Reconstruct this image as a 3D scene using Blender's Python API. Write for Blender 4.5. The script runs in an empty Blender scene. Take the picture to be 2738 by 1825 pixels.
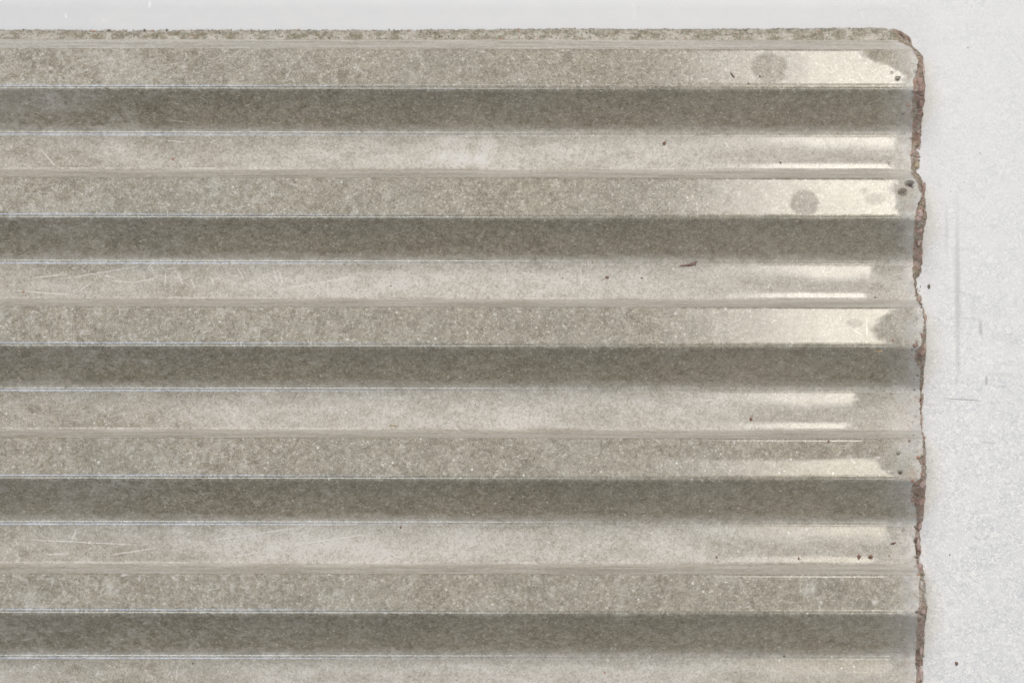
import bpy, bmesh, math, random
import numpy as np
from mathutils import Vector, Matrix, noise as mnoise

# ---------------------------------------------------------------- camera, world, lights, exposure
U = 0.00013                       # metres per unit; every length below is given in these units
D = 10000.0                       # camera distance from the middle of the crest plane
TILT = math.radians(16.47)
W, H = 2738.0, 1825.0
SC = bpy.context.scene
COL = SC.collection

cam_d = bpy.data.cameras.new('camera')
cam = bpy.data.objects.new('camera', cam_d); COL.objects.link(cam)
cam.location = (0, -D*math.sin(TILT)*U, D*math.cos(TILT)*U)
cam.rotation_euler = (TILT, 0, 0)
cam_d.sensor_width = 36.0; cam_d.lens = 36.0*D/W
cam_d.clip_start = 0.01; cam_d.clip_end = 50
cam_d.dof.use_dof = True; cam_d.dof.focus_distance = (D+110)*U; cam_d.dof.aperture_fstop = 13
SC.camera = cam

wd = bpy.data.worlds.new('World'); SC.world = wd; wd.use_nodes = True
bg = wd.node_tree.nodes['Background']
bg.inputs[0].default_value = (0.95, 0.97, 1.0, 1); bg.inputs[1].default_value = 0.08

def area(name, loc, size, power, color, aim=(0, 0, 0)):
    l = bpy.data.lights.new(name, 'AREA'); l.shape = 'RECTANGLE'
    l.size, l.size_y = size[0]*U, size[1]*U
    l.energy = power; l.color = color
    o = bpy.data.objects.new(name, l); COL.objects.link(o)
    o.location = Vector(loc)*U
    d = (Vector(aim)-Vector(loc)).normalized()
    # keep the lamp's x axis along world x
    zax = -d; xax = (Vector((1, 0, 0)) - zax*zax.x).normalized(); yax = zax.cross(xax)
    o.matrix_world = Matrix.Translation(o.location) @ Matrix((xax, yax, zax)).transposed().to_4x4()
    return o
def rad(L, size): return L*math.pi*size[0]*size[1]*U*U      # power for a radiance L
area('softbox_key', (2600, 5800, 12000), (17000, 6400), rad(3.5, (17000, 6400)), (1.0, 0.982, 0.95))
area('window_lamp', (2150, 3150, 10000), (1150, 3700), rad(5.0, (1150, 3700)), (1.0, 0.90, 0.70), aim=(2150, 3150, 0))
area('strip_lamp_warm', (2150, -500, 10400), (1150, 600), rad(22.0, (1150, 600)), (1.0, 0.90, 0.70), aim=(2150, -500, 0))
area('strip_lamp_blue', (-2400, -700, 10400), (2600, 900), rad(15.0, (2600, 900)), (0.42, 0.60, 1.0), aim=(-2400, -700, 0))
area('fill_lamp', (-1600, -9000, 9000), (3400, 900), rad(14.0, (3400, 900)), (0.85, 0.95, 1.0))
area('fill_lamp_right', (3000, -9000, 9000), (1900, 900), rad(14.0, (1900, 900)), (1.0, 0.94, 0.84))

vs = SC.view_settings
vs.view_transform = 'Standard'; vs.look = 'None'; vs.exposure = 0.33; vs.gamma = 1.0

# ---------------------------------------------------------------- helpers
rng = np.random.default_rng(7); random.seed(7)
ct, st = math.cos(TILT), math.sin(TILT)
def at(px, py, z):
    """point of the plane at height z that the photograph shows at px, py"""
    px, py, z = np.broadcast_arrays(np.asarray(px, float), np.asarray(py, float), np.asarray(z, float))
    a = px - W/2; b = H/2 - py
    dz = b*st - D*ct; dy = b*ct + D*st
    s = (z - D*ct)/dz
    return s*a, -D*st + s*dy
def depth(x, y, z):
    return D - (-y*st + z*ct)
def px_to_x(px, y, z):           # slab x for an image x, given y and z
    return (px - W/2)*depth(0, y, z)/D

def vnoise(x, y, seed=0):
    """smooth value noise, -1..1"""
    xi = np.floor(x).astype(np.int64); yi = np.floor(y).astype(np.int64)
    fx = x-xi; fy = y-yi
    fx = fx*fx*(3-2*fx); fy = fy*fy*(3-2*fy)
    def h(i, j):
        n = (i*374761393 + j*668265263 + seed*2147483647) & 0xffffffff
        n = ((n ^ (n >> 13))*1274126177) & 0xffffffff
        n = (n ^ (n >> 16)) & 0xffff
        return n/32767.5 - 1
    a = h(xi, yi); b = h(xi+1, yi); c = h(xi, yi+1); d = h(xi+1, yi+1)
    return (a*(1-fx)+b*fx)*(1-fy) + (c*(1-fx)+d*fx)*fy
def fbm(x, y, s, o=4, seed=0):
    r = 0; a = 1; t = 0
    for k in range(o):
        r = r + a*vnoise(x/s, y/s, seed+k*17); t += a; a *= .55; s *= .5
    return r/t
def sstep(a, b, x):
    t = np.clip((x-a)/(b-a), 0, 1); return t*t*(3-2*t)

def grid_object(name, X, Y, Z, mat, parent, attrs={}):
    r, c = X.shape
    me = bpy.data.meshes.new(name)
    co = np.stack([X, Y, Z], -1).reshape(-1, 3)*U
    idx = np.arange(r*c).reshape(r, c)
    q = np.stack([idx[:-1, :-1], idx[1:, :-1], idx[1:, 1:], idx[:-1, 1:]], -1).reshape(-1, 4)
    me.vertices.add(r*c); me.vertices.foreach_set('co', co.astype(np.float32).ravel())
    me.loops.add(q.size); me.loops.foreach_set('vertex_index', q.astype(np.int32).ravel())
    me.polygons.add(len(q)); me.polygons.foreach_set('loop_start', np.arange(0, q.size, 4, dtype=np.int32))
    me.polygons.foreach_set('use_smooth', np.ones(len(q), bool))
    me.update(calc_edges=True)
    for k, v in attrs.items():
        at_ = me.attributes.new(k, 'FLOAT', 'POINT'); at_.data.foreach_set('value', v.astype(np.float32).ravel())
    me.materials.append(mat)
    o = bpy.data.objects.new(name, me); COL.objects.link(o)
    if parent: o.parent = parent
    return o

class N:
    """small node helper"""
    def __init__(s, name):
        s.m = bpy.data.materials.new(name); s.m.use_nodes = True; s.t = s.m.node_tree
        s.b = s.t.nodes['Principled BSDF']
    def n(s, typ, **kw):
        x = s.t.nodes.new(typ)
        for k, v in kw.items(): setattr(x, k, v)
        return x
    def put(s, sock, v):
        if isinstance(v, bpy.types.NodeSocket): s.t.links.new(v, sock)
        elif v is not None:
            if hasattr(sock.default_value, '__len__') and not hasattr(v, '__len__'): v = (v,)*len(sock.default_value)
            if hasattr(sock.default_value, '__len__') and len(sock.default_value) == 4 and len(v) == 3: v = (*v, 1)
            sock.default_value = v
    def math(s, op, a, b=None, c=None, clamp=False):
        x = s.n('ShaderNodeMath', operation=op, use_clamp=clamp)
        s.put(x.inputs[0], a); s.put(x.inputs[1], b); s.put(x.inputs[2], c); return x.outputs[0]
    def vmath(s, op, a, b=None):
        x = s.n('ShaderNodeVectorMath', operation=op)
        s.put(x.inputs[0], a); s.put(x.inputs[1], b); return x
    def mix(s, f, a, b):
        x = s.n('ShaderNodeMix', data_type='RGBA'); s.put(x.inputs[0], f); s.put(x.inputs[6], a); s.put(x.inputs[7], b)
        return x.outputs[2]
    def ramp(s, v, a, b, lo=0., hi=1.):
        x = s.n('ShaderNodeMapRange', interpolation_type='SMOOTHSTEP'); x.clamp = True
        for i, w in enumerate((v, a, b, lo, hi)): s.put(x.inputs[i], w)
        return x.outputs[0]
    def noise(s, vec, size, detail=4, rough=.55, dist=0., stretch=None, off=0.):
        sc = [1/size]*3
        if stretch: sc = [1/(size*k) for k in stretch]
        mp = s.n('ShaderNodeMapping'); s.put(mp.inputs['Vector'], vec); mp.inputs['Scale'].default_value = sc
        mp.inputs['Location'].default_value = (off, off*.7, off*.3)
        x = s.n('ShaderNodeTexNoise'); s.put(x.inputs['Vector'], mp.outputs[0])
        x.inputs['Scale'].default_value = 1; x.inputs['Detail'].default_value = detail
        x.inputs['Roughness'].default_value = rough; x.inputs['Distortion'].default_value = dist
        return x.outputs[0]
    def voro(s, vec, size, feature='F1', off=0.):
        mp = s.n('ShaderNodeMapping'); s.put(mp.inputs['Vector'], vec); mp.inputs['Scale'].default_value = [1/size]*3
        mp.inputs['Location'].default_value = (off, off, off)
        x = s.n('ShaderNodeTexVoronoi', feature=feature); s.put(x.inputs['Vector'], mp.outputs[0]); x.inputs['Scale'].default_value = 1
        return x
    def attr(s, name):
        return s.n('ShaderNodeAttribute', attribute_name=name).outputs['Fac']
    def coords(s):
        """object position in the units of this script"""
        tc = s.n('ShaderNodeTexCoord'); return s.vmath('SCALE', tc.outputs['Object']).outputs[0], tc
    def pos(s):
        tc = s.n('ShaderNodeTexCoord'); x = s.n('ShaderNodeVectorMath', operation='SCALE')
        s.put(x.inputs[0], tc.outputs['Object']); x.inputs['Scale'].default_value = 1/U; return x.outputs[0]
    def seg(s, x, y, a, b, w):
        """1 on the hairline a-b of half width w"""
        ax, ay = a; bx, by = b; L = math.hypot(bx-ax, by-ay); ux, uy = (bx-ax)/L, (by-ay)/L
        dx = s.math('SUBTRACT', x, ax); dy = s.math('SUBTRACT', y, ay)
        t = s.math('MULTIPLY_ADD', dx, ux, s.math('MULTIPLY', dy, uy))
        d = s.math('ABSOLUTE', s.math('MULTIPLY_ADD', dx, -uy, s.math('MULTIPLY', dy, ux)))
        f = s.ramp(d, w*.3, w, 1, 0)
        e = s.math('MULTIPLY', s.ramp(t, 0, L*.35), s.ramp(t, L*.7, L, 1, 0))
        return s.math('MULTIPLY', f, e)

# ---------------------------------------------------------------- slab profile (y against height), measured crest and groove edges
RISE = 160.0
GZ = -RISE - 32.0               # table under the slab
CT = [131.5, 475.6, 820.3, 1171.2, 1534.5]; CB = [237.5, 582.0, 926.3, 1280.5, 1640.2]
VT = [353, 695.9, 1035.5, 1392, 1749.0];     VB = [453.7, 799.5, 1148.5, 1506.3]
MIDX = 1400
knots = []                      # (y, z, tag)
def ky(py, z): return float(at(MIDX, py, z)[1])
y_break = ky(109, -RISE)
knots.append((y_break, -RISE+8, 'brk'))
for k in range(5):
    knots.append((ky(CT[k], 0), 0, 'ct')); knots.append((ky(CB[k], 0), 0, 'cb'))
    knots.append((ky(VT[k], -RISE), -RISE, 'vt'))
    if k < 4: knots.append((ky(VB[k], -RISE), -RISE, 'vb'))
P = 367.0
y5 = knots[-1][0]
knots += [(y5-117, -RISE, 'vb'), (y5-117-70, 0, 'ct'), (y5-117-70-112, 0, 'cb'), (y5-P-2, -RISE, 'vt'), (y5-P-60, -RISE, 'end')]
rows = []                       # (y, z, band, t across band)
marks = []                      # row index where a groove starts / ends
def add(y, z, band, t): rows.append((y, z, band, t))
RAD = 24.0
pts = [np.array(k[:2]) for k in knots]
cur = pts[0]; add(*cur, 'up', 0)
for i in range(1, len(pts)):
    a = pts[i-1]; p = pts[i]
    last = i == len(pts)-1
    tagp = knots[i][2]; band = {'ct': 'up', 'cb': 'crest', 'vt': 'dark', 'vb': 'groove', 'end': 'groove'}[tagp]
    d1 = (p-a)/np.linalg.norm(p-a)
    if last: e = p
    else:
        d2 = (pts[i+1]-p)/np.linalg.norm(pts[i+1]-p)
        RAD = 9.0 if tagp in ('ct', 'vb') else 19.0
        ang = math.acos(max(-1, min(1, float(d1@d2)))); tl = RAD*math.tan(ang/2)
        e = p - d1*tl
    seglen = np.linalg.norm(e-cur)
    step = 2.7 if p[0] > -960 else 9
    n = max(2, int(seglen/step))
    for j in range(1, n+1):
        q = cur+(e-cur)*j/n; add(q[0], q[1], band, j/n)
    if last: break
    if tagp == 'vb': marks.append(('gend', len(rows)-1))
    cr = d1[0]*d2[1]-d1[1]*d2[0]; s = 1 if cr > 0 else -1
    nrm = np.array([-d1[1], d1[0]])*s; cen = e+nrm*RAD
    m = max(3, int(math.degrees(ang)/5))
    for j in range(1, m+1):
        th = s*ang*j/m; v = -nrm*RAD
        q = cen+np.array([v[0]*math.cos(th)-v[1]*math.sin(th), v[0]*math.sin(th)+v[1]*math.cos(th)])
        add(q[0], q[1], {'ct': 'f_ct', 'cb': 'f_cb', 'vt': 'f_vt', 'vb': 'f_vb'}[tagp], j/m)
    cur = np.array(rows[-1][:2])
    if tagp == 'vt': marks.append(('gbeg', len(rows)-1))
RY = np.array([r[0] for r in rows]); RZ = np.array([r[1] for r in rows])
nrow = len(rows)

# outline of the broken right end, photograph points
XR = [(60, 2382), (79, 2388), (93, 2432), (105, 2444), (112, 2453), (128, 2464), (153, 2474), (198, 2475.5), (252, 2475), (306, 2468), (367, 2465), (415, 2464), (462, 2466),
      (493, 2475.5), (533, 2478), (576, 2478.5), (611, 2471), (651, 2469), (708, 2466.5), (766, 2466.5), (812, 2469), (823, 2475), (846, 2479.5), (914, 2480),
      (955, 2478), (972, 2472), (1072, 2470), (1144, 2468), (1164, 2472), (1178, 2478), (1244, 2481.5), (1288, 2479.5), (1316, 2475), (1348, 2473), (1380, 2471),
      (1441, 2467), (1495, 2467), (1526, 2473), (1550, 2479), (1623, 2482), (1677, 2476), (1774, 2471), (1823, 2470), (2400, 2474)]
XI = [(60, 2400), (85, 2400), (109, 2402), (118, 2422), (128, 2440), (160, 2455), (185, 2452), (210, 2443), (250, 2442), (300, 2438), (330, 2440), (400, 2436), (460, 2436), (485, 2452), (520, 2464),
      (560, 2450), (590, 2446), (650, 2443), (690, 2440), (740, 2442), (800, 2450), (822, 2466), (870, 2472), (920, 2462), (935, 2446), (960, 2447), (985, 2460), (1072, 2459),
      (1140, 2462), (1165, 2468), (1210, 2468), (1225, 2456), (1245, 2466), (1275, 2462), (1290, 2440), (1310, 2436), (1340, 2446), (1380, 2451), (1440, 2447), (1500, 2450),
      (1530, 2458), (1560, 2456), (1600, 2460), (1640, 2455), (1700, 2450), (1760, 2449), (1823, 2450), (2400, 2450)]
def proj_y(y, z): return H/2 - (y*ct+z*st)*D/depth(0, y, z)
IY = proj_y(RY, RZ)
rx = np.interp(IY, *zip(*XR)); ix = np.interp(IY, *zip(*XI))
arc = np.concatenate([[0], np.cumsum(np.hypot(np.diff(RY), np.diff(RZ)))])
ix = ix + sstep(10, 40, arc)*3.0*fbm(arc, arc*0, 14, 3, 5) + 1.2*fbm(arc, arc*0, 4, 2, 9)
rx = rx + 1.8*fbm(arc, arc*0, 13, 3, 25) + 0.8*fbm(arc, arc*0, 4, 2, 26)
XRs = px_to_x(rx, RY, RZ-20); XIs = px_to_x(ix, RY, RZ)
XIs = np.minimum(XIs, XRs-5)

XL = float(px_to_x(0, 0, 0))
coarse = np.linspace(XL-800, XL-20, 36); fine_n = 860
fr = np.linspace(0, 1, fine_n)
colsX = np.concatenate([np.repeat(coarse[None], nrow, 0), (XL-10) + (XIs-(XL-10))[:, None]*fr[None]], 1)
X = colsX; Y = np.repeat(RY[:, None], X.shape[1], 1); Z = np.repeat(RZ[:, None], X.shape[1], 1)
ARC = np.repeat(arc[:, None], X.shape[1], 1)
SKEW = -0.0014
nx = np.gradient(RZ, RY)       # slope of the profile
flat = np.exp(-(nx/0.6)**2)[:, None]
PX = X*D/depth(0, Y, Z) + W/2; PY = proj_y(Y, Z)

# bug holes: (px, py, radius, depth)
HOLES = [(2400, 209, 4.6, 10), (2384, 193, 1.8, 5), (2447, 189, 2.4, 6), (2415, 303, 2.8, 7), (2377, 435, 3.0, 6), (2413, 512, 9.5, 11), (2430, 489, 8, 10), (2438, 486, 6, 12), (2439, 498, 4, 10),
         (2389, 599, 2.2, 5), (2452, 850, 3, 7), (2452, 912, 3, 8), (2455, 1000, 3.5, 7), (2402, 1209, 5, 9), (2407, 1261, 4.8, 13), (2431, 1177, 2.6, 5), (2340, 794, 2.4, 5), (2355, 765, 2, 4),
         (2367, 1287, 1.8, 4), (2448, 1443, 5, 12), (2449, 1486, 3, 8), (2448, 1405, 3.5, 9), (2415, 1415, 3, 6), (2458, 1375, 4, 9), (2453, 1735, 4, 6), (2450, 1760, 3, 5), (2422, 1797, 2, 5),
         (247, 223, 1.7, 5), (264, 223, 1.7, 5), (2420, 880, 1.8, 4), (2445, 1040, 2.5, 6), (2435, 945, 2.0, 5), (2408, 668, 2.6, 4), (1400, 250, 1.6, 3), (2452, 1633, 3.4, 9), (2457, 1650, 3.2, 8)]
for k in range(60):
    HOLES.append((random.uniform(0, 2420), random.uniform(140, 1810), random.uniform(1.3, 1.9), 3.5))
for k in range(70):
    yy = random.uniform(120, 1820); HOLES.append((2462 - abs(random.gauss(0, 16)), yy, random.uniform(1.4, 2.6), 6))
dz = np.zeros_like(X)
for (hx, hy, r, dp) in HOLES:
    m0 = np.abs(IY-hy) < r*3+3
    if not m0.any(): continue
    i0 = np.where(m0)[0]; i0 = slice(i0[0], i0[-1]+1)
    el = 1.25 if r > 6 else 1.0
    dd = np.hypot((PX[i0]-hx)/el, (PY[i0]-hy)) + .18*r*vnoise(PX[i0]/3, PY[i0]/3, 3)
    dz[i0] -= 2.2*dp*(1-sstep(r*.7, r*1.12, dd))
# gentle waviness of the cast face and the worn, rounder zone close to the broken end
near = sstep(2330, 2450, PX + 14*fbm(X, ARC, 60, 3, 40))
dz += near*(1.6*fbm(X, ARC, 22, 4, 50))
dz -= sstep(20, 0, XIs[:, None]-X)*(3+3*fbm(X, ARC, 20, 3, 60))
dz += (1-near)*0.10*fbm(X, ARC, 90, 2, 70)
# ragged lower rim of the first slope
if True:
    rim = sstep(26, 0, ARC); dz += rim*3.0*fbm(X, ARC, 12, 4, 80)
Zd = Z+dz
Yd = Y + SKEW*X

# polish: where the form left the face glossy
pol = np.full_like(X, 0.75)
lim_tab = [(120, 2300), (150, 2318), (170, 2372), (185, 2400), (200, 2430), (240, 2435), (300, 2420), (362, 2405), (380, 2410), (450, 2400), (478, 2412), (560, 2420), (585, 2440), (640, 2380), (700, 2355), (745, 2352),
           (800, 2345), (822, 2400), (850, 2372), (880, 2365), (926, 2398), (1000, 2340), (1040, 2318), (1075, 2305), (1100, 2320), (1150, 2310), (1178, 2320), (1200, 2325), (1250, 2370), (1275, 2420),
           (1330, 2380), (1396, 2380), (1440, 2385), (1490, 2372), (1530, 2380), (1600, 2410), (1640, 2438), (1700, 2400), (1752, 2400), (1825, 2390)]
lim = np.interp(IY, *zip(*lim_tab))[:, None]
edge_n = 30*fbm(X, ARC, 60, 5, 90) + 14*fbm(X, ARC, 12, 3, 97)
pol_f = ((np.array([r[2] for r in rows]) == 'f_cb') | (np.array([r[2] for r in rows]) == 'f_vt'))[:, None]
pol = pol*(.12+.88*sstep(1500, 2250, PX+60*fbm(X, ARC, 110, 4, 95)))
BT_ = np.array([r[3] for r in rows])[:, None]
pol = np.where(pol_f, .15+.8*np.where((np.array([r[2] for r in rows]) == 'f_cb')[:, None], sstep(.02, .09, BT_), sstep(.98, .92, BT_)), pol)
pol *= 1-sstep(lim-34, lim+16, PX+edge_n)
is_ct = (np.array([r[2] for r in rows]) == 'f_ct')[:, None]
pol = np.where(is_ct, pol*(.1+.9*sstep(1700, 2000, PX)), pol)
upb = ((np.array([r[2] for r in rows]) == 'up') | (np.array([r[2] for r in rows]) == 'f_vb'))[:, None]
pol = np.where(upb, pol*.35, pol)
BN = np.array([r[2] for r in rows]); BT = np.array([r[3] for r in rows])[:, None]
pol = np.where((BN == 'groove')[:, None], pol*(0.15+0.85*(1-sstep(.12, .74, BT+.14*fbm(X, ARC, 120, 3, 91)))), pol)
pol = np.where((BN == 'groove')[:, None] & (BT > .72), np.maximum(pol, .8*sstep(.74, .93, BT)*sstep(1750, 2150, PX)*(1-sstep(lim-50, lim, PX+edge_n))), pol)
c4 = ((BN == 'crest') & (IY > 1165) & (IY < 1285))[:, None]
pol = np.where(c4, pol*(.12+.88*sstep(.42, .6, BT+.1*fbm(X, ARC, 90, 3, 92))), pol)
c5 = ((BN == 'crest') & (IY > 1500))[:, None]
pol = np.where(c5, pol*.06, pol)
crest1 = ((BN == 'crest') & (IY < 260))[:, None]
pol = np.where(crest1, pol*(1-.75*sstep(.94, .99, BT)), pol)
for (cx, cy, rx_, ry_, s) in [(2058, 182, 52, 44, .38), (2152, 541, 43, 40, .40), (2120, 182, 50, 50, .15), (2285, 863, 26, 14, .16), (2310, 508, 14, 10, .2), (2340, 530, 30, 20, .2)]:
    dd = np.hypot((PX-cx)/rx_, (PY-cy)/ry_) + .10*fbm(X, ARC, 25, 3, 93)
    pol *= 1-s*(1-sstep(.75, 1.05, dd))
# pale scuffed film, plus sheen and bounced light put into the colour
sc = np.zeros_like(X)
isg = (BN == 'groove')[:, None]*1.0
sc += isg*((.34+.40*sstep(350, 950, PX+100*fbm(X, ARC, 150, 3, 96)))+.30*fbm(X, ARC*2.5, 200, 4, 100) + .35*fbm(X, ARC*2, 50, 4, 101))*(1-.45*sstep(1750, 2100, PX))*sstep(-.5, .3, BT-.1+fbm(X, ARC, 60, 2, 3)*.1)  # scuffs, plus a painted whitish sheen that lifts the occluded grooves
for (cx, cy, rx_, ry_, s) in [(1205, 425, 80, 24, .75), (1300, 400, 34, 46, .75), (1230, 375, 60, 18, .5), (310, 400, 40, 45, .5), (1060, 430, 120, 25, .15), (620, 730, 300, 50, .18), (1350, 745, 380, 60, .22), (560, 1095, 120, 40, .15), (1350, 1120, 90, 30, .1),
                         (900, 1450, 600, 70, .25), (340, 180, 90, 60, .35), (100, 260, 180, 60, .35), (2165, 1570, 22, 28, .5), (2340, 1610, 9, 9, 1.0), (690, 535, 30, 14, .35), (1030, 530, 25, 8, .3), (160, 560, 120, 30, .25), (1400, 240, 30, 25, .2), (1380, 210, 40, 20, .15)]:
    dd = np.hypot((PX-cx)/rx_, (PY-cy)/ry_) + .45*fbm(X, ARC, 45, 4, 110)
    sc += s*(1-sstep(.5, 1.15, dd))*(.7+.5*fbm(X, ARC, 15, 3, 111))
sc += .34*sstep(.0, .5, .5*fbm(X, ARC, 70, 3, 119)+.8*fbm(X, ARC, 12, 3, 120))*(1-isg)*(.4+.6*sstep(1100, 200, PX)+.3*sstep(1300, 1500, IY)[:, None])
sc += upb*(.60+.6*fbm(X, ARC*6, 150, 5, 122))  # white streaks, plus the lit tone of up-facing slopes painted in
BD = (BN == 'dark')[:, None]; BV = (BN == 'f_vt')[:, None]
sc += BD*(.14*sstep(.05, .6, fbm(X, ARC, 70, 4, 127)+.5*fbm(X, ARC, 9, 2, 128))+.45*sstep(.84, 1.0, BT+.10*fbm(X, ARC, 30, 4, 123)) + .30*sstep(600, 0, PX)*sstep(-.1, .5, fbm(X, ARC, 50, 4, 124))) + BV*(.45+.3*fbm(X, ARC, 30, 3, 125))  # film and left haze, plus groove bounce light painted along the slope foot
sc += .45*(1-sstep(4, 34, XIs[:, None]-X+14*fbm(X, ARC, 20, 3, 126)))
sc += near*(.45+.45*fbm(X, ARC, 50, 4, 121))
sc += .5*(1-sstep(3, 16, np.abs(ARC-20)+5*fbm(X, ARC, 40, 4, 130)))*(.6+.6*fbm(X, ARC, 60, 3, 131))
sc = np.clip(sc, 0, 1.6)

# ---------------------------------------------------------------- materials
def seg_xy(p, q, z):
    a = at(p[0], p[1], z); b = at(q[0], q[1], z)
    return (float(a[0]), float(a[1]+SKEW*a[0])), (float(b[0]), float(b[1]+SKEW*b[0]))

def concrete_material():
    g = N('cast_concrete'); v = g.pos()
    sep = g.n('ShaderNodeSeparateXYZ'); g.put(sep.inputs[0], v); x, y = sep.outputs[0], sep.outputs[1]
    n1 = g.noise(v, 130, 5, .6); n2 = g.noise(v, 22, 5, .65, .6, off=5); n3 = g.noise(v, 5.2, 4, .7, 1.6, off=9); n4 = g.noise(v, 11, 3, .6, 1.2, off=21)
    f = g.math('MULTIPLY_ADD', n1, .40, g.math('MULTIPLY_ADD', n2, 1.0, g.math('MULTIPLY', n3, 2.6)))
    f = g.ramp(f, 1.50, 2.55)
    c = g.mix(f, (.19, .165, .119), (.565, .508, .405))
    hue = g.noise(v, 300, 3, .5, off=33)
    c = g.mix(g.ramp(hue, .4, .65, 0, .2), c, (.33, .315, .27))
    # pale film, with the painted sheen and bounced light
    s = g.math('MULTIPLY', g.attr('scuff_and_light'), g.ramp(g.math('MULTIPLY_ADD', n3, .8, n4), .62, 1.15, .40, 1.25))
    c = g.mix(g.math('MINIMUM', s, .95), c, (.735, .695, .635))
    c = g.mix(g.math('MULTIPLY', g.ramp(g.attr('scuff_and_light'), .9, 1.55, 0, .7), g.ramp(g.math('MULTIPLY_ADD', n2, .8, n4), .75, 1.05, 0, 1)), c, (.80, .79, .77))
    # white specks and rings of lime
    vo = g.voro(v, 34); dist = vo.outputs['Distance']
    rnd = g.n('ShaderNodeSeparateColor'); g.put(rnd.inputs[0], vo.outputs['Color'])
    dn = g.math('MULTIPLY_ADD', n3, .14, dist)
    spot = g.math('MULTIPLY', g.ramp(dn, .13, .19, 1, 0), g.ramp(g.math('MULTIPLY', rnd.outputs[0], g.math('MULTIPLY', g.ramp(n1, .4, .62, .8, 1.0), g.ramp(y, 500, -600, .78, 1.2))), .55, .80, 0, .95))
    c = g.mix(spot, c, (.82, .79, .73))
    vo2 = g.voro(v, 15, off=3); rnd2 = g.n('ShaderNodeSeparateColor'); g.put(rnd2.inputs[0], vo2.outputs['Color'])
    sp2 = g.math('MULTIPLY', g.ramp(g.math('MULTIPLY_ADD', n3, .16, vo2.outputs['Distance']), .16, .25, 1, 0), g.ramp(rnd2.outputs[0], .6, .95, 0, .8))
    c = g.mix(sp2, c, (.76, .73, .67))
    n5 = g.noise(v, 6.5, 2, .6, .8, off=71)
    c = g.mix(g.math('MULTIPLY', g.ramp(n5, .55, .70, 0, .85), g.ramp(n2, .40, .6, .35, 1)), c, (.76, .725, .66))
    c = g.mix(g.ramp(n5, .38, .26, 0, .5), c, (.15, .135, .095))
    vo3 = g.voro(v, 120, off=13); rnd3 = g.n('ShaderNodeSeparateColor'); g.put(rnd3.inputs[0], vo3.outputs['Color'])
    c = g.mix(g.math('MULTIPLY', g.ramp(vo3.outputs['Distance'], .012, .02, 1, 0), g.ramp(rnd3.outputs[0], .5, .6)), c, (.07, .045, .035))
    # rust and pink bleeding from the aggregate near the broken end
    ed = g.attr('edge')
    nn = g.noise(v, 26, 4, .6, .5, off=44)
    c = g.mix(g.math('MULTIPLY', ed, g.ramp(nn, .5, .68, 0, .55)), c, (.50, .36, .28))
    c = g.mix(g.math('MULTIPLY', ed, g.ramp(g.noise(v, 40, 3, .5, off=60), .38, .6, 0, .55)), c, (.52, .51, .49))
    # tangled fine scuffs, where the film lies
    mpv = g.n('ShaderNodeMapping'); g.put(mpv.inputs['Vector'], v); mpv.inputs['Rotation'].default_value = (0, 0, .5); mpv.inputs['Scale'].default_value = (1/70, 1/26, 1/60)
    ve = g.n('ShaderNodeTexVoronoi', feature='DISTANCE_TO_EDGE'); g.put(ve.inputs['Vector'], mpv.outputs[0]); ve.inputs['Scale'].default_value = 1; ve.inputs['Randomness'].default_value = 1
    tang = g.math('MULTIPLY', g.ramp(ve.outputs[0], .012, .035, 1, 0), g.math('MULTIPLY', g.ramp(g.noise(v, 48, 3, .6, off=81), .50, .66), g.ramp(x, 300, -900, .05, .45)))
    c = g.mix(tang, c, (.80, .77, .72))
    # hairline scratches
    SCR = [((0, 1440), (420, 1460)), ((184, 1454), (210, 1408)), ((190, 1454), (205, 1420)), ((270, 1488), (440, 1462)), ((500, 1455), (870, 1400)), ((610, 1490), (705, 1474)), ((780, 1458), (1000, 1425)),
           ((100, 1485), (190, 1480)), ((0, 776), (215, 791)), ((65, 748), (190, 732)), ((130, 753), (390, 710)), ((205, 785), (250, 752)), ((290, 752), (360, 756)), ((400, 706), (418, 745)), ((469, 718), (490, 766)),
           ((435, 722), (480, 716)), ((728, 705), (745, 768)), ((745, 720), (757, 765)), ((720, 779), (960, 738)), ((444, 720), (440, 770)), ((275, 737), (310, 744)), ((630, 710), (655, 750)),
           ((100, 390), (155, 455)), ((430, 375), (505, 383)), ((475, 1775), (470, 1825)), ((1090, 420), (1098, 448)), ((1555, 440), (1575, 405)), ((1552, 705), (1556, 780)), ((2052, 772), (2064, 745)), ((1936, 373), (1948, 396)),
           ((2318, 838), (2318, 905)), ((2268, 870), (2312, 900)), ((1105, 740), (1120, 770)), ((1350, 705), (1352, 775)), ((1390, 728), (1440, 734)), ((1210, 1130), (1245, 1185)), ((340, 760), (430, 742)), ((510, 745), (520, 772)), ((560, 735), (575, 765))]
    acc = None
    for p, q in SCR:
        zz = 0 if (820 < p[1] < 930) else -RISE
        a, b = seg_xy(p, q, zz); k = g.seg(x, y, a, b, 2.4)
        acc = k if acc is None else g.math('MAXIMUM', acc, k)
    c = g.mix(g.math('MULTIPLY', acc, g.ramp(n3, .35, .6, .25, .85)), c, (.86, .83, .78))
    g.put(g.b.inputs['Base Color'], c)
    pol = g.attr('polish')
    wear = g.math('MULTIPLY', pol, g.ramp(g.math('MULTIPLY_ADD', n2, .6, n1), .55, .95, 1.08, .86))
    rough = g.ramp(wear, 0, .8, .62, .16)
    g.put(g.b.inputs['Roughness'], rough); g.put(g.b.inputs['Specular IOR Level'], g.ramp(pol, 0, .7, .35, .85))
    b = g.n('ShaderNodeBump'); g.put(b.inputs['Height'], g.math('MULTIPLY_ADD', n3, 1.0, g.math('MULTIPLY', n4, .8)))
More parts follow.
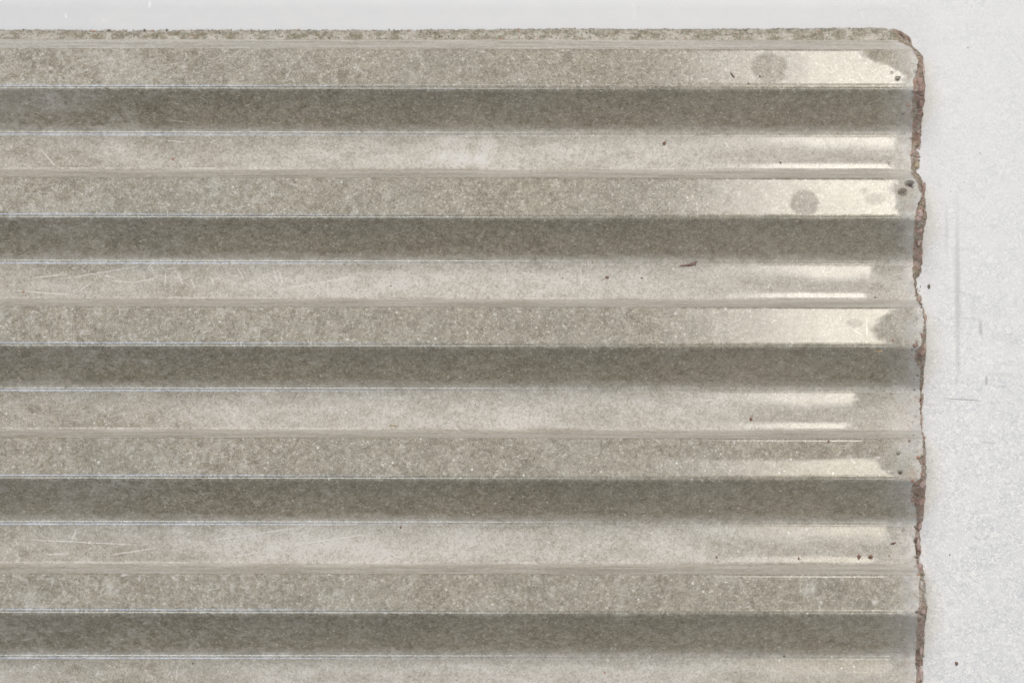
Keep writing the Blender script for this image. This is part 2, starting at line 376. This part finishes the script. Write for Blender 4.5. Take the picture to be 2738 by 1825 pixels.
    b.inputs['Distance'].default_value = 1.3*U; g.put(b.inputs['Strength'], g.ramp(wear, .1, .75, .55, .035))
    g.put(g.b.inputs['Normal'], b.outputs[0])
    return g.m

def broken_material(name='broken_concrete'):
    g = N(name); v = g.pos(); br = g.attr('brown')
    n = g.noise(v, 16, 5, .65, .4); m = g.noise(v, 5, 4, .7, 1.0, off=7); w = g.noise(v, 34, 3, .5, off=17)
    c = g.mix(g.ramp(g.math('MULTIPLY_ADD', w, .6, g.math('MULTIPLY_ADD', m, .9, g.math('MULTIPLY', n, .5))), .86, 1.16), (.27, .25, .175), (.72, .68, .59))
    b1 = g.mix(g.ramp(m, .3, .7), (.28, .17, .125), (.64, .47, .38))
    b1 = g.mix(g.ramp(w, .45, .6, 0, .8), b1, (.48, .35, .32))
    c = g.mix(g.math('MULTIPLY', br, g.ramp(n, .40, .54)), c, b1)
    vo = g.voro(v, 6.5); rn = g.n('ShaderNodeSeparateColor'); g.put(rn.inputs[0], vo.outputs['Color'])
    hit = g.math('MULTIPLY', g.ramp(vo.outputs['Distance'], .3, .4, 1, 0), g.ramp(rn.outputs[0], .72, .78, 0, .85))
    gc = g.n('ShaderNodeValToRGB'); g.put(gc.inputs[0], rn.outputs[1])
    cr = gc.color_ramp; cr.interpolation = 'CONSTANT'
    cr.elements[0].color = (.05, .05, .05, 1); cr.elements[1].position = .75; cr.elements[1].color = (.5, .2, .13, 1)
    for p_, c_ in ((.25, (.62, .58, .5, 1)), (.45, (.42, .26, .2, 1)), (.6, (.70, .66, .6, 1)), (.9, (.13, .15, .17, 1))):
        e = cr.elements.new(p_); e.color = c_
    c = g.mix(hit, c, gc.outputs[0])
    g.put(g.b.inputs['Base Color'], c); g.b.inputs['Roughness'].default_value = .75
    b = g.n('ShaderNodeBump'); g.put(b.inputs['Height'], g.math('ADD', m, n)); b.inputs['Distance'].default_value = 3*U; b.inputs['Strength'].default_value = .8
    g.put(g.b.inputs['Normal'], b.outputs[0]); return g.m

def stone_material(name, c1, c2, rough=.6, size=9):
    g = N(name); v = g.pos(); n = g.noise(v, size, 5, .65, .6)
    c = g.mix(g.ramp(n, .35, .68), c1, c2)
    g.put(g.b.inputs['Base Color'], c); g.b.inputs['Roughness'].default_value = rough
    b = g.n('ShaderNodeBump'); g.put(b.inputs['Height'], n); b.inputs['Distance'].default_value = 1.0*U; b.inputs['Strength'].default_value = .4
    g.put(g.b.inputs['Normal'], b.outputs[0]); return g.m

def board_material():
    g = N('white_painted_board'); v = g.pos()
    sep = g.n('ShaderNodeSeparateXYZ'); g.put(sep.inputs[0], v); x, y = sep.outputs[0], sep.outputs[1]
    big = g.noise(v, 420, 4, .55); mid = g.noise(v, 60, 4, .6, .4, off=4, stretch=(1.6, 1, 1)); worm = g.noise(v, 11, 3, .6, 1.8, off=8)
    c = g.mix(g.ramp(mid, .3, .7), (.735, .735, .742), (.79, .785, .78))
    zone = g.math('MULTIPLY', g.ramp(x, 700, 1250), g.ramp(g.math('MULTIPLY_ADD', big, 260, y), 1000, -300, .45, 1))
    c = g.mix(g.math('MULTIPLY', zone, g.ramp(worm, .50, .60, 0, .9)), c, (.92, .90, .87))  # glints of the glossy crinkles and lift against lamp falloff, painted in
    c = g.mix(g.math('MULTIPLY', zone, g.math('MULTIPLY', g.ramp(worm, .48, .39, 0, .8), g.ramp(mid, .62, .42, .25, 1))), c, (.61, .61, .615))  # grey side of the crinkle relief, painted in as well
    MK = [((2560, 450), (2561, 1110), 8, .16), ((2530, 540), (2532, 700), 7, .13), ((2505, 1063), (2640, 1072), 2, .5), ((2620, 848), (2624, 905), 6, .30), ((2638, 1000), (2637, 1035), 5, .35),
          ((2560, 850), (2628, 852), 3, .15), ((2560, 1120), (2562, 1130), 4, .2), ((2612, 1180), (2670, 1186), 3, .22), ((2640, 1030), (2700, 1034), 5, .14), ((2570, 1005), (2560, 960), 4, .1), ((2556, 620), (2563, 900), 14, .10), ((2620, 1000), (2730, 1005), 9, .10), ((2590, 830), (2700, 835), 12, .07), ((2640, 900), (2735, 905), 14, .08), ((2600, 760), (2602, 880), 10, .06),
          ((2690, 1075), (2715, 1082), 2, .3), ((2600, 1430), (2625, 1445), 4, .2), ((2625, 1445), (2650, 1428), 4, .2)]
    for p, q, w, s in MK:
        a = at(*p, GZ); b = at(*q, GZ)
        k = g.seg(x, y, (float(a[0]), float(a[1])), (float(b[0]), float(b[1])), w*1.1)
        c = g.mix(g.math('MULTIPLY', k, s*1.9), c, (.42, .42, .43))
    for p, q, w, s in [((174, 30), (178, 52), 5, .8), ((402, 0), (398, 24), 6, .9), ((270, 52), (285, 60), 4, .5), ((1690, 0), (1700, 60), 8, .35), ((2300, 20), (2310, 60), 5, .3)]:
        a = at(*p, GZ); b = at(*q, GZ)
        k = g.math('MULTIPLY', g.seg(x, y, (float(a[0]), float(a[1])), (float(b[0]), float(b[1])), w), g.ramp(worm, .4, .6, .2, 1))
        c = g.mix(g.math('MULTIPLY', k, s), c, (.97, .96, .95))
    for (sx, sy, r) in [(2588, 128, 3), (2620, 410, 2), (2542, 512, 2), (2578, 487, 2.2), (2553, 889, 1.8), (2727, 332, 1.6), (2700, 1400, 1.5), (1710, 20, 1.5), (2655, 1466, 1.4), (2600, 1715, 1.5)]:
        a = at(sx, sy, GZ); dd = g.vmath('DISTANCE', v, (float(a[0]), float(a[1]), GZ)).outputs['Value']
        c = g.mix(g.ramp(dd, r*.5, r*1.3, .6, 0), c, (.22, .21, .2))
    g.put(g.b.inputs['Base Color'], c)
    g.put(g.b.inputs['Roughness'], g.ramp(mid, .3, .7, .42, .6)); g.b.inputs['Specular IOR Level'].default_value = .3
    b = g.n('ShaderNodeBump'); g.put(b.inputs['Height'], g.math('MULTIPLY_ADD', mid, .6, worm)); b.inputs['Distance'].default_value = 2.2*U
    g.put(b.inputs['Strength'], g.math('MULTIPLY', zone, .8)); g.put(g.b.inputs['Normal'], b.outputs[0])
    return g.m

M_CON = concrete_material(); M_BRK = broken_material()
M_BOARD = board_material()
M_BROWN = stone_material('brown_stone', (.25, .165, .135), (.47, .33, .28))
M_MAUVE = stone_material('mauve_stone', (.40, .28, .255), (.62, .49, .45))
M_PINK = stone_material('pink_stone', (.42, .27, .22), (.60, .44, .38))
M_OCHRE = stone_material('ochre_stone', (.34, .27, .16), (.62, .56, .42))
M_RED = stone_material('red_stone', (.40, .20, .13), (.60, .36, .26))
M_SLATE = stone_material('slate_stone', (.06, .075, .085), (.18, .20, .21))
M_PALE = stone_material('pale_stone', (.50, .46, .40), (.70, .67, .61))
M_BARK = stone_material('bark', (.17, .095, .07), (.40, .25, .18), .8, 4)
M_TWIG = stone_material('twig_bark', (.17, .09, .08), (.36, .23, .20), .7, 4)
M_STRAW = stone_material('straw', (.45, .30, .14), (.66, .50, .28), .6, 5)
M_GREY = stone_material('grey_grit', (.12, .115, .085), (.30, .29, .24), .8, 5)

# ---------------------------------------------------------------- setting
bm = bmesh.new()
R = 9000
vs_ = [bm.verts.new((sx*R*U, sy*R*U, GZ*U)) for sx, sy in ((-1, -1), (1, -1), (1, 1), (-1, 1))]
top = bm.faces.new(vs_)
ex = bmesh.ops.extrude_face_region(bm, geom=[top])
for e in ex['geom']:
    if isinstance(e, bmesh.types.BMVert): e.co.z -= 300*U
bmesh.ops.recalc_face_normals(bm, faces=bm.faces)
me = bpy.data.meshes.new('table_surface'); bm.to_mesh(me); bm.free(); me.materials.append(M_BOARD)
table = bpy.data.objects.new('table_surface', me); COL.objects.link(table); table['kind'] = 'structure'

# ---------------------------------------------------------------- slab
slab = bpy.data.objects.new('ribbed_concrete_block', None); COL.objects.link(slab)
slab['label'] = 'grey ribbed concrete block with a rough top edge and a broken brown right end'
slab['category'] = 'concrete block'; slab['kind'] = 'thing'
slab.location = (0, 0, 0)
EDGE = sstep(2385, 2450, PX + 10*fbm(X, ARC, 30, 3, 150))
ATT = dict(polish=pol, scuff_and_light=sc, edge=EDGE)
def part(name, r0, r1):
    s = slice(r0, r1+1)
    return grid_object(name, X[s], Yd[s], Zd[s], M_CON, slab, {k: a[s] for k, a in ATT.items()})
prev = 0; k = 0
gb = [m for m in marks]
i = 0
for kind, idx in gb:
    if kind == 'gbeg': part('rib', prev, idx); prev = idx
    else: part('groove', prev, idx); prev = idx
part('groove', prev, nrow-1)

# broken right end
ns = 13; nw = 12
t = np.linspace(0, 1, ns)[None]
wd_ = (XRs-XIs)[:, None]
x0 = X[:, -1:]; z0 = Zd[:, -1:]
# uneven drop: the break steps down in chips
chip = fbm(arc[:, None]+0*t, t*30, 26, 3, 160)
drop = (10 + 34*np.clip(.5+chip, 0, 1.3))*np.power(t, .9+.5*(vnoise(arc/40, arc*0, 161)[:, None])) + 22*t**3
EX = x0 + wd_*t
AR2 = arc[:, None] + 0*t
drop = drop + sstep(0, .25, t)*(7*fbm(EX*1.0, AR2, 11, 4, 162) + 7*np.abs(fbm(EX, AR2, 26, 2, 163)))
EX = EX + sstep(0, .3, t)*2.0*fbm(EX, AR2, 9, 3, 164)
EZ = z0 - drop*1.0
wt = np.linspace(0, 1, nw+1)[None, 1:]
zb = GZ-3
WZ = EZ[:, -1:] + (zb-EZ[:, -1:])*wt
WX = EX[:, -1:] - 26*np.sqrt(wt) + 5*fbm(arc[:, None]+0*wt, wt*200, 22, 4, 165)*sstep(0, .15, wt)
BX = np.concatenate([EX, WX], 1); BZ = np.concatenate([EZ, WZ], 1)
BY = np.repeat(RY[:, None], BX.shape[1], 1) + SKEW*BX
brown = np.clip(np.interp(IY, [60, 110, 150, 330, 480, 590, 660, 800, 900, 940, 1000, 1100, 1170, 1200, 1300, 1360, 1520, 1560, 1620, 1800], [.6, .6, .9, 1, .5, 1, 1, .6, .6, 1, .5, .8, .8, .6, 1, 1, .9, .1, .8, .9])[:, None]
                * np.ones_like(BX) + .25*fbm(BX, np.repeat(arc[:, None], BX.shape[1], 1), 30, 2, 166), 0, 1)
grid_object('broken_end', BX, BY, BZ, M_BRK, slab, dict(brown=brown))

# rough top edge: from the lower rim of the first slope outward, then down to the table
sil = [(-1000, 85), (0, 82), (100, 81), (240, 85), (400, 83), (700, 83), (900, 82), (1100, 83), (1300, 80), (1500, 78), (1700, 80), (1950, 79), (2200, 77), (2290, 75), (2350, 76), (2388, 79), (2402, 82), (2600, 84)]
tx = np.concatenate([np.linspace(X[0, 0], XL-10, 40, endpoint=False), np.linspace(XL-10, X[0, -1], 1150)])
z00 = np.interp(tx, X[0], Zd[0]); y00 = np.interp(tx, X[0], Yd[0])
pxt = tx*D/depth(0, y00, z00)+W/2
sy = np.interp(pxt, *zip(*sil)) - 2.2*fbm(tx, tx*0, 17, 4, 170) - 2.2*np.abs(vnoise(tx/8, tx*0, 171))
zo = z00 - 34
ysil = at(pxt, sy, zo)[1]
tt = np.linspace(0, 1, 16)[:, None]
TXg = np.repeat(tx[None], 16, 0)
TYg = y00[None] + (ysil-y00)[None]*tt
TZg = z00[None] + (zo-z00)[None]*tt**1.6 + sstep(.1, .75, tt)*(6.0*fbm(TXg, TYg, 13, 5, 172) + 5*np.abs(fbm(TXg, TYg, 6, 2, 173)))
wt = np.linspace(0, 1, 11)[1:, None]
TW = np.repeat(tx[None], 10, 0)
TZw = TZg[-1:] + (zb-TZg[-1:])*wt
TYw = TYg[-1:] - 14*np.sqrt(wt) + 4*fbm(TW, wt*180+TW*0, 18, 4, 174)*sstep(0, .2, wt)
allX = np.concatenate([TXg, TW])[::-1]; allY = np.concatenate([TYg, TYw])[::-1]; allZ = np.concatenate([TZg, TZw])[::-1]
brn = np.clip(.10+.0*allX + .9*sstep(2380, 2400, allX*D/depth(0, allY, allZ)+W/2), 0, 1)
grid_object('rough_edge', allX, allY, allZ, M_BRK, slab, dict(brown=brn))
# corner fill between the two edges, left and lower ends of the slab
def closing(name, X_, Y_, Z_):
    grid_object(name, X_, Y_, Z_, M_BRK, slab, dict(brown=np.zeros_like(X_)))
w_ = np.linspace(0, 1, 8)[:, None]
cx_ = np.stack([allX[:, -1]]*2, 1)
# corner: fan from rough_edge's last column to broken_end's first row
a_pts = np.stack([BX[0], BY[0], BZ[0]], 1); b_pts = np.stack([allX[::-1, -1], allY[::-1, -1], allZ[::-1, -1]], 1)
m_ = len(a_pts); b_i = np.linspace(0, len(b_pts)-1, m_)
b_rs = np.stack([np.interp(b_i, np.arange(len(b_pts)), b_pts[:, j]) for j in range(3)], 1)
f_ = np.linspace(0, 1, 9)[:, None, None]
fan = a_pts[None]*(1-f_) + b_rs[None]*f_
mid_out = np.sin(f_*math.pi)*np.minimum(np.linalg.norm(a_pts-b_rs, axis=1)*.22, 12)[None, :, None]*np.array([.7, .7, 0.])[None, None]
fan = fan + mid_out
grid_object('broken_corner', fan[::-1, :, 0], fan[::-1, :, 1], fan[::-1, :, 2], M_BRK, slab, dict(brown=np.full(fan.shape[:2], .55)))
wl = np.linspace(0, 1, 6)[None]
closing('left_face', np.repeat(X[::-1, :1], 6, 1), np.repeat(Yd[::-1, :1], 6, 1), Zd[::-1, :1] + (zb-Zd[::-1, :1])*wl)
xs_ = X[-1][::8]; wl = wl.T
closing('lower_face', np.repeat(xs_[None], 6, 0), np.repeat(Yd[-1][::8][None], 6, 0), Zd[-1][::8][None] + (zb-Zd[-1][::8][None])*wl)

# ---------------------------------------------------------------- stones set in the breaks (parts of the slab)
def height_at(px, py):
    """surface height under a photograph point"""
    j = int(np.argmin(np.abs(IY-py))); return float(RZ[j])
def surf(px, py):
    j = int(np.argmin(np.abs(IY-py)))
    if px > ix[j]-1:
        c = int(np.clip((px-ix[j])/max(1, rx[j]-ix[j])*(ns-1), 0, ns-1)); return float(EZ[j, c])
    c = int(np.argmin(np.abs(PX[j]-px))); return float(Zd[j, c])
def blob(name, px, py, z, sx, sy, sz, mat, seed, rot=0., sub=2, jag=.28, lift=0., parent=None):
    bm = bmesh.new(); bmesh.ops.create_icosphere(bm, subdivisions=sub, radius=1)
    off = Vector((seed*3.1, seed*1.7, seed*.9))
    for v in bm.verts:
        k = 1 + jag*mnoise.noise(v.co*1.1+off) + jag*.8*mnoise.noise(v.co*2.6+off)
        v.co = v.co*k
    # facets: flatten against a few random planes
    rnd = random.Random(seed)
    for _ in range(4):
        n = Vector((rnd.uniform(-1, 1), rnd.uniform(-1, 1), rnd.uniform(-.2, 1))).normalized(); h = rnd.uniform(.62, .85)
        for v in bm.verts:
            d = v.co.dot(n)
            if d > h: v.co -= n*(d-h)
    for v in bm.verts: v.co = Vector((v.co.x*sx, v.co.y*sy, v.co.z*sz))*U
    bmesh.ops.rotate(bm, verts=bm.verts, cent=(0, 0, 0), matrix=Matrix.Rotation(rot, 3, 'Z'))
    me = bpy.data.meshes.new(name); bm.to_mesh(me); bm.free(); me.materials.append(mat)
    if sub > 2 or jag < .2:
        me.polygons.foreach_set('use_smooth', [True]*len(me.polygons))
    o = bpy.data.objects.new(name, me); COL.objects.link(o)
    xx, yy = at(px, py, z)
    o.location = (float(xx)*U, float(yy)*U, (z+lift)*U)
    if parent: o.parent = parent
    return o
STONES = [  # px, py, half width, half height, colour
    (2460, 226, 13, 20, M_BROWN), (2459, 262, 12, 24, M_BROWN), (2456, 296, 9, 12, M_BROWN), (2468, 178, 4, 24, M_MAUVE), (2412, 90, 11, 4, M_BROWN), (2428, 101, 8, 4, M_BROWN), (2429, 281, 6, 5, M_RED),
    (2454, 345, 6, 12, M_MAUVE), (2456, 385, 7, 16, M_MAUVE), (2450, 440, 8, 9, M_OCHRE), (2459, 430, 5, 16, M_MAUVE), (2470, 505, 5, 18, M_BROWN), (2464, 560, 7, 11, M_BROWN), (2453, 582, 9, 8, M_MAUVE),
    (2460, 570, 8, 10, M_MAUVE), (2456, 612, 9, 8, M_MAUVE), (2455, 636, 9, 17, M_MAUVE), (2453, 664, 7, 7, M_OCHRE), (2452, 685, 10, 8, M_BROWN), (2463, 675, 5, 14, M_MAUVE), (2476, 580, 3, 7, M_GREY),
    (2452, 712, 5, 8, M_PINK), (2460, 735, 5, 8, M_OCHRE), (2461, 765, 4, 6, M_SLATE), (2456, 800, 8, 4, M_PINK), (2474, 848, 4, 12, M_PINK), (2466, 898, 6, 8, M_BROWN),
    (2446, 922, 8, 6, M_BROWN), (2463, 938, 13, 11, M_BROWN), (2456, 950, 7, 7, M_BROWN), (2472, 925, 5, 12, M_MAUVE), (2456, 966, 5, 4, M_OCHRE), (2466, 990, 4, 7, M_GREY), (2466, 1025, 3, 14, M_PINK),
    (2465, 1075, 3, 26, M_PINK), (2464, 1120, 3, 18, M_PINK), (2471, 1168, 4, 6, M_PINK), (2453, 1222, 7, 5, M_RED), (2470, 1228, 7, 13, M_BROWN), (2465, 1216, 4, 3, M_OCHRE), (2440, 1282, 5, 6, M_RED), (2462, 1265, 5, 3, M_RED),
    (2447, 1290, 8, 6, M_BROWN), (2464, 1292, 9, 9, M_MAUVE), (2458, 1312, 12, 6, M_BROWN), (2441, 1326, 5, 16, M_BROWN), (2459, 1333, 13, 20, M_BROWN), (2460, 1368, 7, 10, M_MAUVE), (2458, 1400, 7, 18, M_MAUVE),
    (2456, 1455, 5, 20, M_MAUVE), (2458, 1488, 4, 10, M_RED), (2460, 1514, 8, 9, M_MAUVE), (2456, 1535, 5, 3, M_RED), (2449, 1588, 5, 9, M_PALE), (2464, 1560, 5, 8, M_PALE), (2472, 1595, 5, 10, M_PALE), (2468, 1628, 7, 13, M_MAUVE),
    (2462, 1655, 6, 10, M_MAUVE), (2461, 1690, 5, 14, M_BROWN), (2462, 1730, 6, 20, M_MAUVE), (2458, 1775, 5, 6, M_PINK), (2462, 1800, 6, 20, M_MAUVE), (2465, 1765, 4, 14, M_BROWN)]
for k, (px, py, a, b, m) in enumerate(STONES):
    z = surf(min(px, 2478), py)
    o = blob('stone', px, py, z, a*(1.2 if a > 7 else 1.0), b*(1.18 if a > 7 else 1.05), min(a, b)*.9, m, k+3, rot=(-.7 if py < 105 else random.uniform(-.15, .15)), sub=3, jag=.24, parent=slab)
    o.location.z -= min(a, b)*.25*U
TOP = [(231, 86, 7, 5, M_MAUVE), (250, 84, 7, 4, M_RED), (105, 92, 5, 4, M_SLATE), (28, 85, 4, 3, M_BROWN), (114, 87, 4, 3, M_SLATE), (1093, 83, 5, 3, M_RED), (1155, 98, 10, 6, M_PALE), (1163, 89, 5, 5, M_GREY), (1185, 103, 6, 4, M_PALE), (1200, 106, 5, 3, M_PALE),
       (1535, 77, 6, 3, M_BROWN), (1505, 77, 5, 2.5, M_RED), (1587, 79, 5, 3, M_SLATE), (1186, 83, 6, 4, M_MAUVE), (1403, 81, 4, 3, M_MAUVE), (1978, 84, 6, 3.5, M_SLATE), (2190, 87, 6, 5, M_RED), (2196, 81, 4, 3, M_SLATE), (2247, 84, 6, 3, M_SLATE),
       (735, 96, 6, 4, M_RED), (755, 100, 5, 4, M_SLATE), (670, 92, 5, 3, M_SLATE), (712, 95, 4, 3, M_MAUVE), (780, 92, 4, 3, M_PALE), (975, 92, 5, 3, M_PINK), (1050, 96, 4, 3, M_SLATE), (475, 85, 6, 3, M_PALE), (410, 82, 5, 2.5, M_MAUVE), (360, 92, 4, 3, M_GREY),
       (1640, 90, 4, 3, M_PINK), (1730, 85, 4, 3, M_SLATE), (1840, 88, 5, 3, M_PINK), (1905, 86, 4, 3, M_GREY), (2030, 92, 4, 4, M_GREY), (2080, 85, 4, 3, M_PINK), (2120, 86, 5, 3, M_PALE), (2280, 83, 5, 3, M_GREY), (560, 88, 5, 3, M_PINK), (620, 90, 4, 3, M_PALE), (860, 88, 4, 3, M_MAUVE)]
def edge_z(px, py):
    c = int(np.argmin(np.abs(pxt-px))); f = np.clip((109-py)/(109-sy[c]), 0, 1); r = int(round(f*15)); return float(TZg[r, c])
for k, (px, py, a, b, m) in enumerate(TOP):
    o = blob('pebble', px, py, edge_z(px, py), a, b, min(a, b), m, k+103, rot=random.uniform(-.4, .4), sub=1, jag=.3, parent=slab)
# sand of the rough edge and of the break: too many to count
def grains(name, spots, mats, parent):
    bm = bmesh.new()
    for (px, py, z, r, mi) in spots:
        xx, yy = at(px, py, z)
        res = bmesh.ops.create_icosphere(bm, subdivisions=1, radius=r*U)
        q = Vector((float(xx), float(yy), z))*U
        ax = Vector([random.uniform(.6, 1.4) for _ in range(3)])
        rot = Matrix.Rotation(random.uniform(0, 6.28), 3, Vector((random.random(), random.random(), random.random()+.01)).normalized())
        for v in res['verts']:
            c = rot @ Vector((v.co.x*ax.x, v.co.y*ax.y, v.co.z*ax.z)); v.co = c*random.uniform(.82, 1.15) + q
        fs = set(f for v in res['verts'] for f in v.link_faces)
        for f in fs: f.material_index = mi
    me = bpy.data.meshes.new(name); bm.to_mesh(me); bm.free()
    for m in mats: me.materials.append(m)
    o = bpy.data.objects.new(name, me); COL.objects.link(o); o.parent = parent; o['kind'] = 'stuff'
    return o
MATS = [M_PALE, M_OCHRE, M_GREY, M_PINK, M_SLATE, M_BROWN, M_RED, M_MAUVE]
WT = [10, 6, 4, 3, 1.2, 1.5, .7, 1]
sp = []
for k in range(1500):
    px = random.uniform(-60, 2400); py = 79 + 22*random.random()**1.8
    sp.append((px, py + (1 if px < 1300 else -1), edge_z(px, py)+.3, random.uniform(.9, 2.4) if random.random() < .85 else random.uniform(2.2, 3.6), random.choices(range(8), WT)[0]))
grains('sand', sp, MATS, slab)
sp = []
WT2 = [6, 5, 3, 4, .8, 5, 1.0, 5]
for k in range(600):
    py = random.uniform(120, 1840); j = int(np.argmin(np.abs(IY-py)))
    px = ix[j]-2 + (rx[j]-ix[j]-2)*random.random()
    sp.append((px, py, surf(px, py), random.uniform(.9, 2.2), random.choices(range(8), WT2)[0]))
grains('grit', sp, MATS, slab)

# ---------------------------------------------------------------- loose things lying on the slab and on the table
def tag(o, label, cat, group=None):
    o['label'] = label; o['category'] = cat
    if group: o['group'] = group
def tube(name, path, radii, z, mat, n=7, branch=None):
    bm = bmesh.new(); rings = []
    def run(path, radii):
        P_ = [Vector((float(at(p[0], p[1], z)[0]), float(at(p[0], p[1], z)[1]), z+p[2])) for p in path]
        prev_ = None
        for i_, c in enumerate(P_):
            d = (P_[min(i_+1, len(P_)-1)]-P_[max(i_-1, 0)]).normalized()
            s_ = d.cross(Vector((0, 0, 1))).normalized(); u_ = s_.cross(d)
            ring = [bm.verts.new((c + (s_*math.cos(a)+u_*math.sin(a))*radii[i_]*random.uniform(.8, 1.2))*U) for a in [6.283*k_/n for k_ in range(n)]]
            if prev_:
                for k_ in range(n): bm.faces.new((prev_[k_], prev_[(k_+1) % n], ring[(k_+1) % n], ring[k_]))
            else: bm.faces.new(ring[::-1])
            prev_ = ring
        bm.faces.new(prev_)
    run(path, radii)
    if branch: run(*branch)
    bmesh.ops.recalc_face_normals(bm, faces=bm.faces)
    c = sum((v.co for v in bm.verts), Vector())/len(bm.verts)
    for v in bm.verts: v.co -= c
    me = bpy.data.meshes.new(name); bm.to_mesh(me); bm.free(); me.materials.append(mat)
    o = bpy.data.objects.new(name, me); COL.objects.link(o); o.location = c; return o
ZV = -RISE
tag(tube('twig', [(1819, 711, 4), (1830, 710, 3.4), (1842, 710, 4), (1852, 707, 4.5), (1861, 707, 4)], [1.1, 2.0, 2.6, 2.8, 2.2], ZV, M_TWIG,
         branch=([(1850, 708, 4), (1858, 704, 5.5), (1864, 702, 6)], [2.2, 1.8, 1.2])), 'reddish brown forked twig on the second groove below the dark slope', 'twig')
tag(tube('splinter', [(1953, 195, 1.5), (1957, 200, 2.5), (1961, 205, 2.5), (1965, 207, 1.5)], [.8, 2.0, 2.0, .8], 0, M_TWIG), 'slim dark wood splinter on the top crest, left of the round matte spot', 'splinter')
tag(tube('straw_fragment', [(1044, 1135, 1.5), (1053, 1138, 1.5), (1062, 1139, 1.5)], [.9, 1.3, .9], ZV, M_STRAW), 'pale yellow straw fragment lying alone in the third groove, left of the middle', 'straw')
tag(tube('bark_sliver', [(2382, 1453, 1.5), (2388, 1452, 2.5), (2395, 1450, 2)], [1.2, 2.2, 1.2], ZV, M_TWIG), 'short red brown sliver in the fourth groove near the broken right end', 'splinter')
CR = [  # px, py, half w, half h, on crest?, material, name, label, category
    (1776, 384, 5, 6, 0, M_BARK, 'bark_crumb', 'dark brown crumb in the first groove under the top dark slope', 'crumb'),
    (463, 426, 3.4, 3.6, 0, M_RED, 'red_grain', 'small bright red grain in the first groove near the left side', 'grain'),
    (1623, 742, 6.5, 3.6, 0, M_BARK, 'bark_crumb', 'elongated brown bark crumb in the second groove left of the forked twig', 'crumb'),
    (1716, 743, 3, 2.4, 0, M_BARK, 'bark_crumb', 'tiny brown crumb in the second groove between bark crumb and twig', 'crumb'),
    (2008, 1120, 5, 4.4, 0, M_BARK, 'bark_crumb', 'round brown crumb in the third groove left of its pale highlight', 'crumb'),
    (2215, 1180, 3.2, 4, 1, M_BARK, 'bark_crumb', 'brown crumb on the upper rim of the fourth crest', 'crumb'),
    (2213, 1211, 2.6, 2.6, 1, M_PINK, 'pink_grain', 'small orange pink grain on the fourth crest below a brown crumb', 'grain'),
    (2296, 1488, 5, 6.5, 0, M_BARK, 'bark_crumb', 'upright brown crumb, left one of the pair low in the fourth groove', 'crumb'),
    (2328, 1488, 7.5, 5.5, 0, M_BARK, 'bark_crumb', 'larger speckled brown crumb, right one of the pair low in the fourth groove', 'crumb'),
    (2378, 1484, 3.5, 2.4, 0, M_OCHRE, 'ochre_grain', 'small ochre grain in the fourth groove just right of two brown crumbs', 'grain'),
    (1916, 1488, 2.8, 3, 0, M_BARK, 'bark_crumb', 'small brown crumb at the lower rim of the fourth groove, left of the pair', 'crumb'),
    (2136, 1492, 2.4, 4, 0, M_BARK, 'bark_crumb', 'thin upright brown crumb at the lower rim of the fourth groove', 'crumb'),
    (2387, 909, 4, 2.6, 1, M_RED, 'red_grain', 'small reddish chip on the lower rim of the third crest', 'grain'),
    (1071, 1409, 2.8, 3.2, 0, M_BARK, 'bark_crumb', 'brown crumb in the upper part of the fourth groove, centre left', 'crumb'),
    (2087, 435, 3.2, 3, 0, M_GREY, 'grey_grain', 'dark grey grain in the first groove beside its pale lower strip', 'grain'),
    (1045, 764, 2.4, 2.2, 0, M_BARK, 'bark_crumb', 'tiny brown crumb in the second groove among white scratches', 'crumb'),
    (62, 780, 5, 2.2, 0, M_RED, 'red_grain', 'rusty flat chip at the lower left of the second groove', 'grain'),
    (2097, 1754, 3.4, 2.4, 0, M_GREY, 'grey_grain', 'dark grain on the bright line at the top of the lowest groove', 'grain'),
    (2032, 205, 2.8, 2.8, 1, M_BARK, 'bark_crumb', 'tiny reddish brown crumb inside the round matte spot on the top crest', 'crumb'),
    (2001, 223, 2.6, 2.2, 1, M_BARK, 'bark_crumb', 'tiny dark crumb on the top crest just left of the round matte spot', 'crumb'),
    (1505, 743, 2, 2, 0, M_BARK, 'bark_crumb', 'speck sized brown crumb in the middle of the second groove', 'crumb'),
    (1617, 1797, 2.4, 3.2, 0, M_RED, 'red_grain', 'small reddish grain in the lowest groove near the bottom', 'grain'),
    (2484, 766, 4.6, 6.4, 2, M_GREY, 'grey_grain', 'olive grey grain on the white surface just beside the broken end', 'grain'),
    (2558, 1773, 5.5, 5.5, 2, M_BARK, 'bark_crumb', 'ragged brown crumb alone on the white surface at lower right', 'crumb'),
    (2540, 1483, 2, 2.8, 2, M_GREY, 'grey_grain', 'tiny dark grain on the white surface right of the fourth groove', 'grain'),
]
for k, (px, py, a, b, on, m, nm, lab, cat) in enumerate(CR):
    z = 0 if on == 1 else (ZV if on == 0 else GZ)
    if on == 0: z = surf(px, py)
    if nm == 'bark_crumb' and px == 2215: z = surf(px, py)
    o = blob(nm, px, py, z, a, b, min(a, b)*.8, m, 300+k*7, rot=random.uniform(-.3, .3), sub=2, jag=.38)
    o.location.z += min(a, b)*.4*U
    tag(o, lab, cat)
o = tube('wood_flake', [(2342, 940, 1.2), (2350, 939, 2), (2358, 941, 1.6)], [1.6, 2.8, 1.4], 0, M_STRAW)
o.location.z += (surf(2350, 940)-0)*U
xx, yy = at(2350, 940, surf(2350, 940)); o.location.x = float(xx)*U; o.location.y = float(yy)*U; o.location.z = (surf(2350, 940)+3)*U
tag(o, 'orange brown wood flake on the third dark slope near the broken end', 'flake')
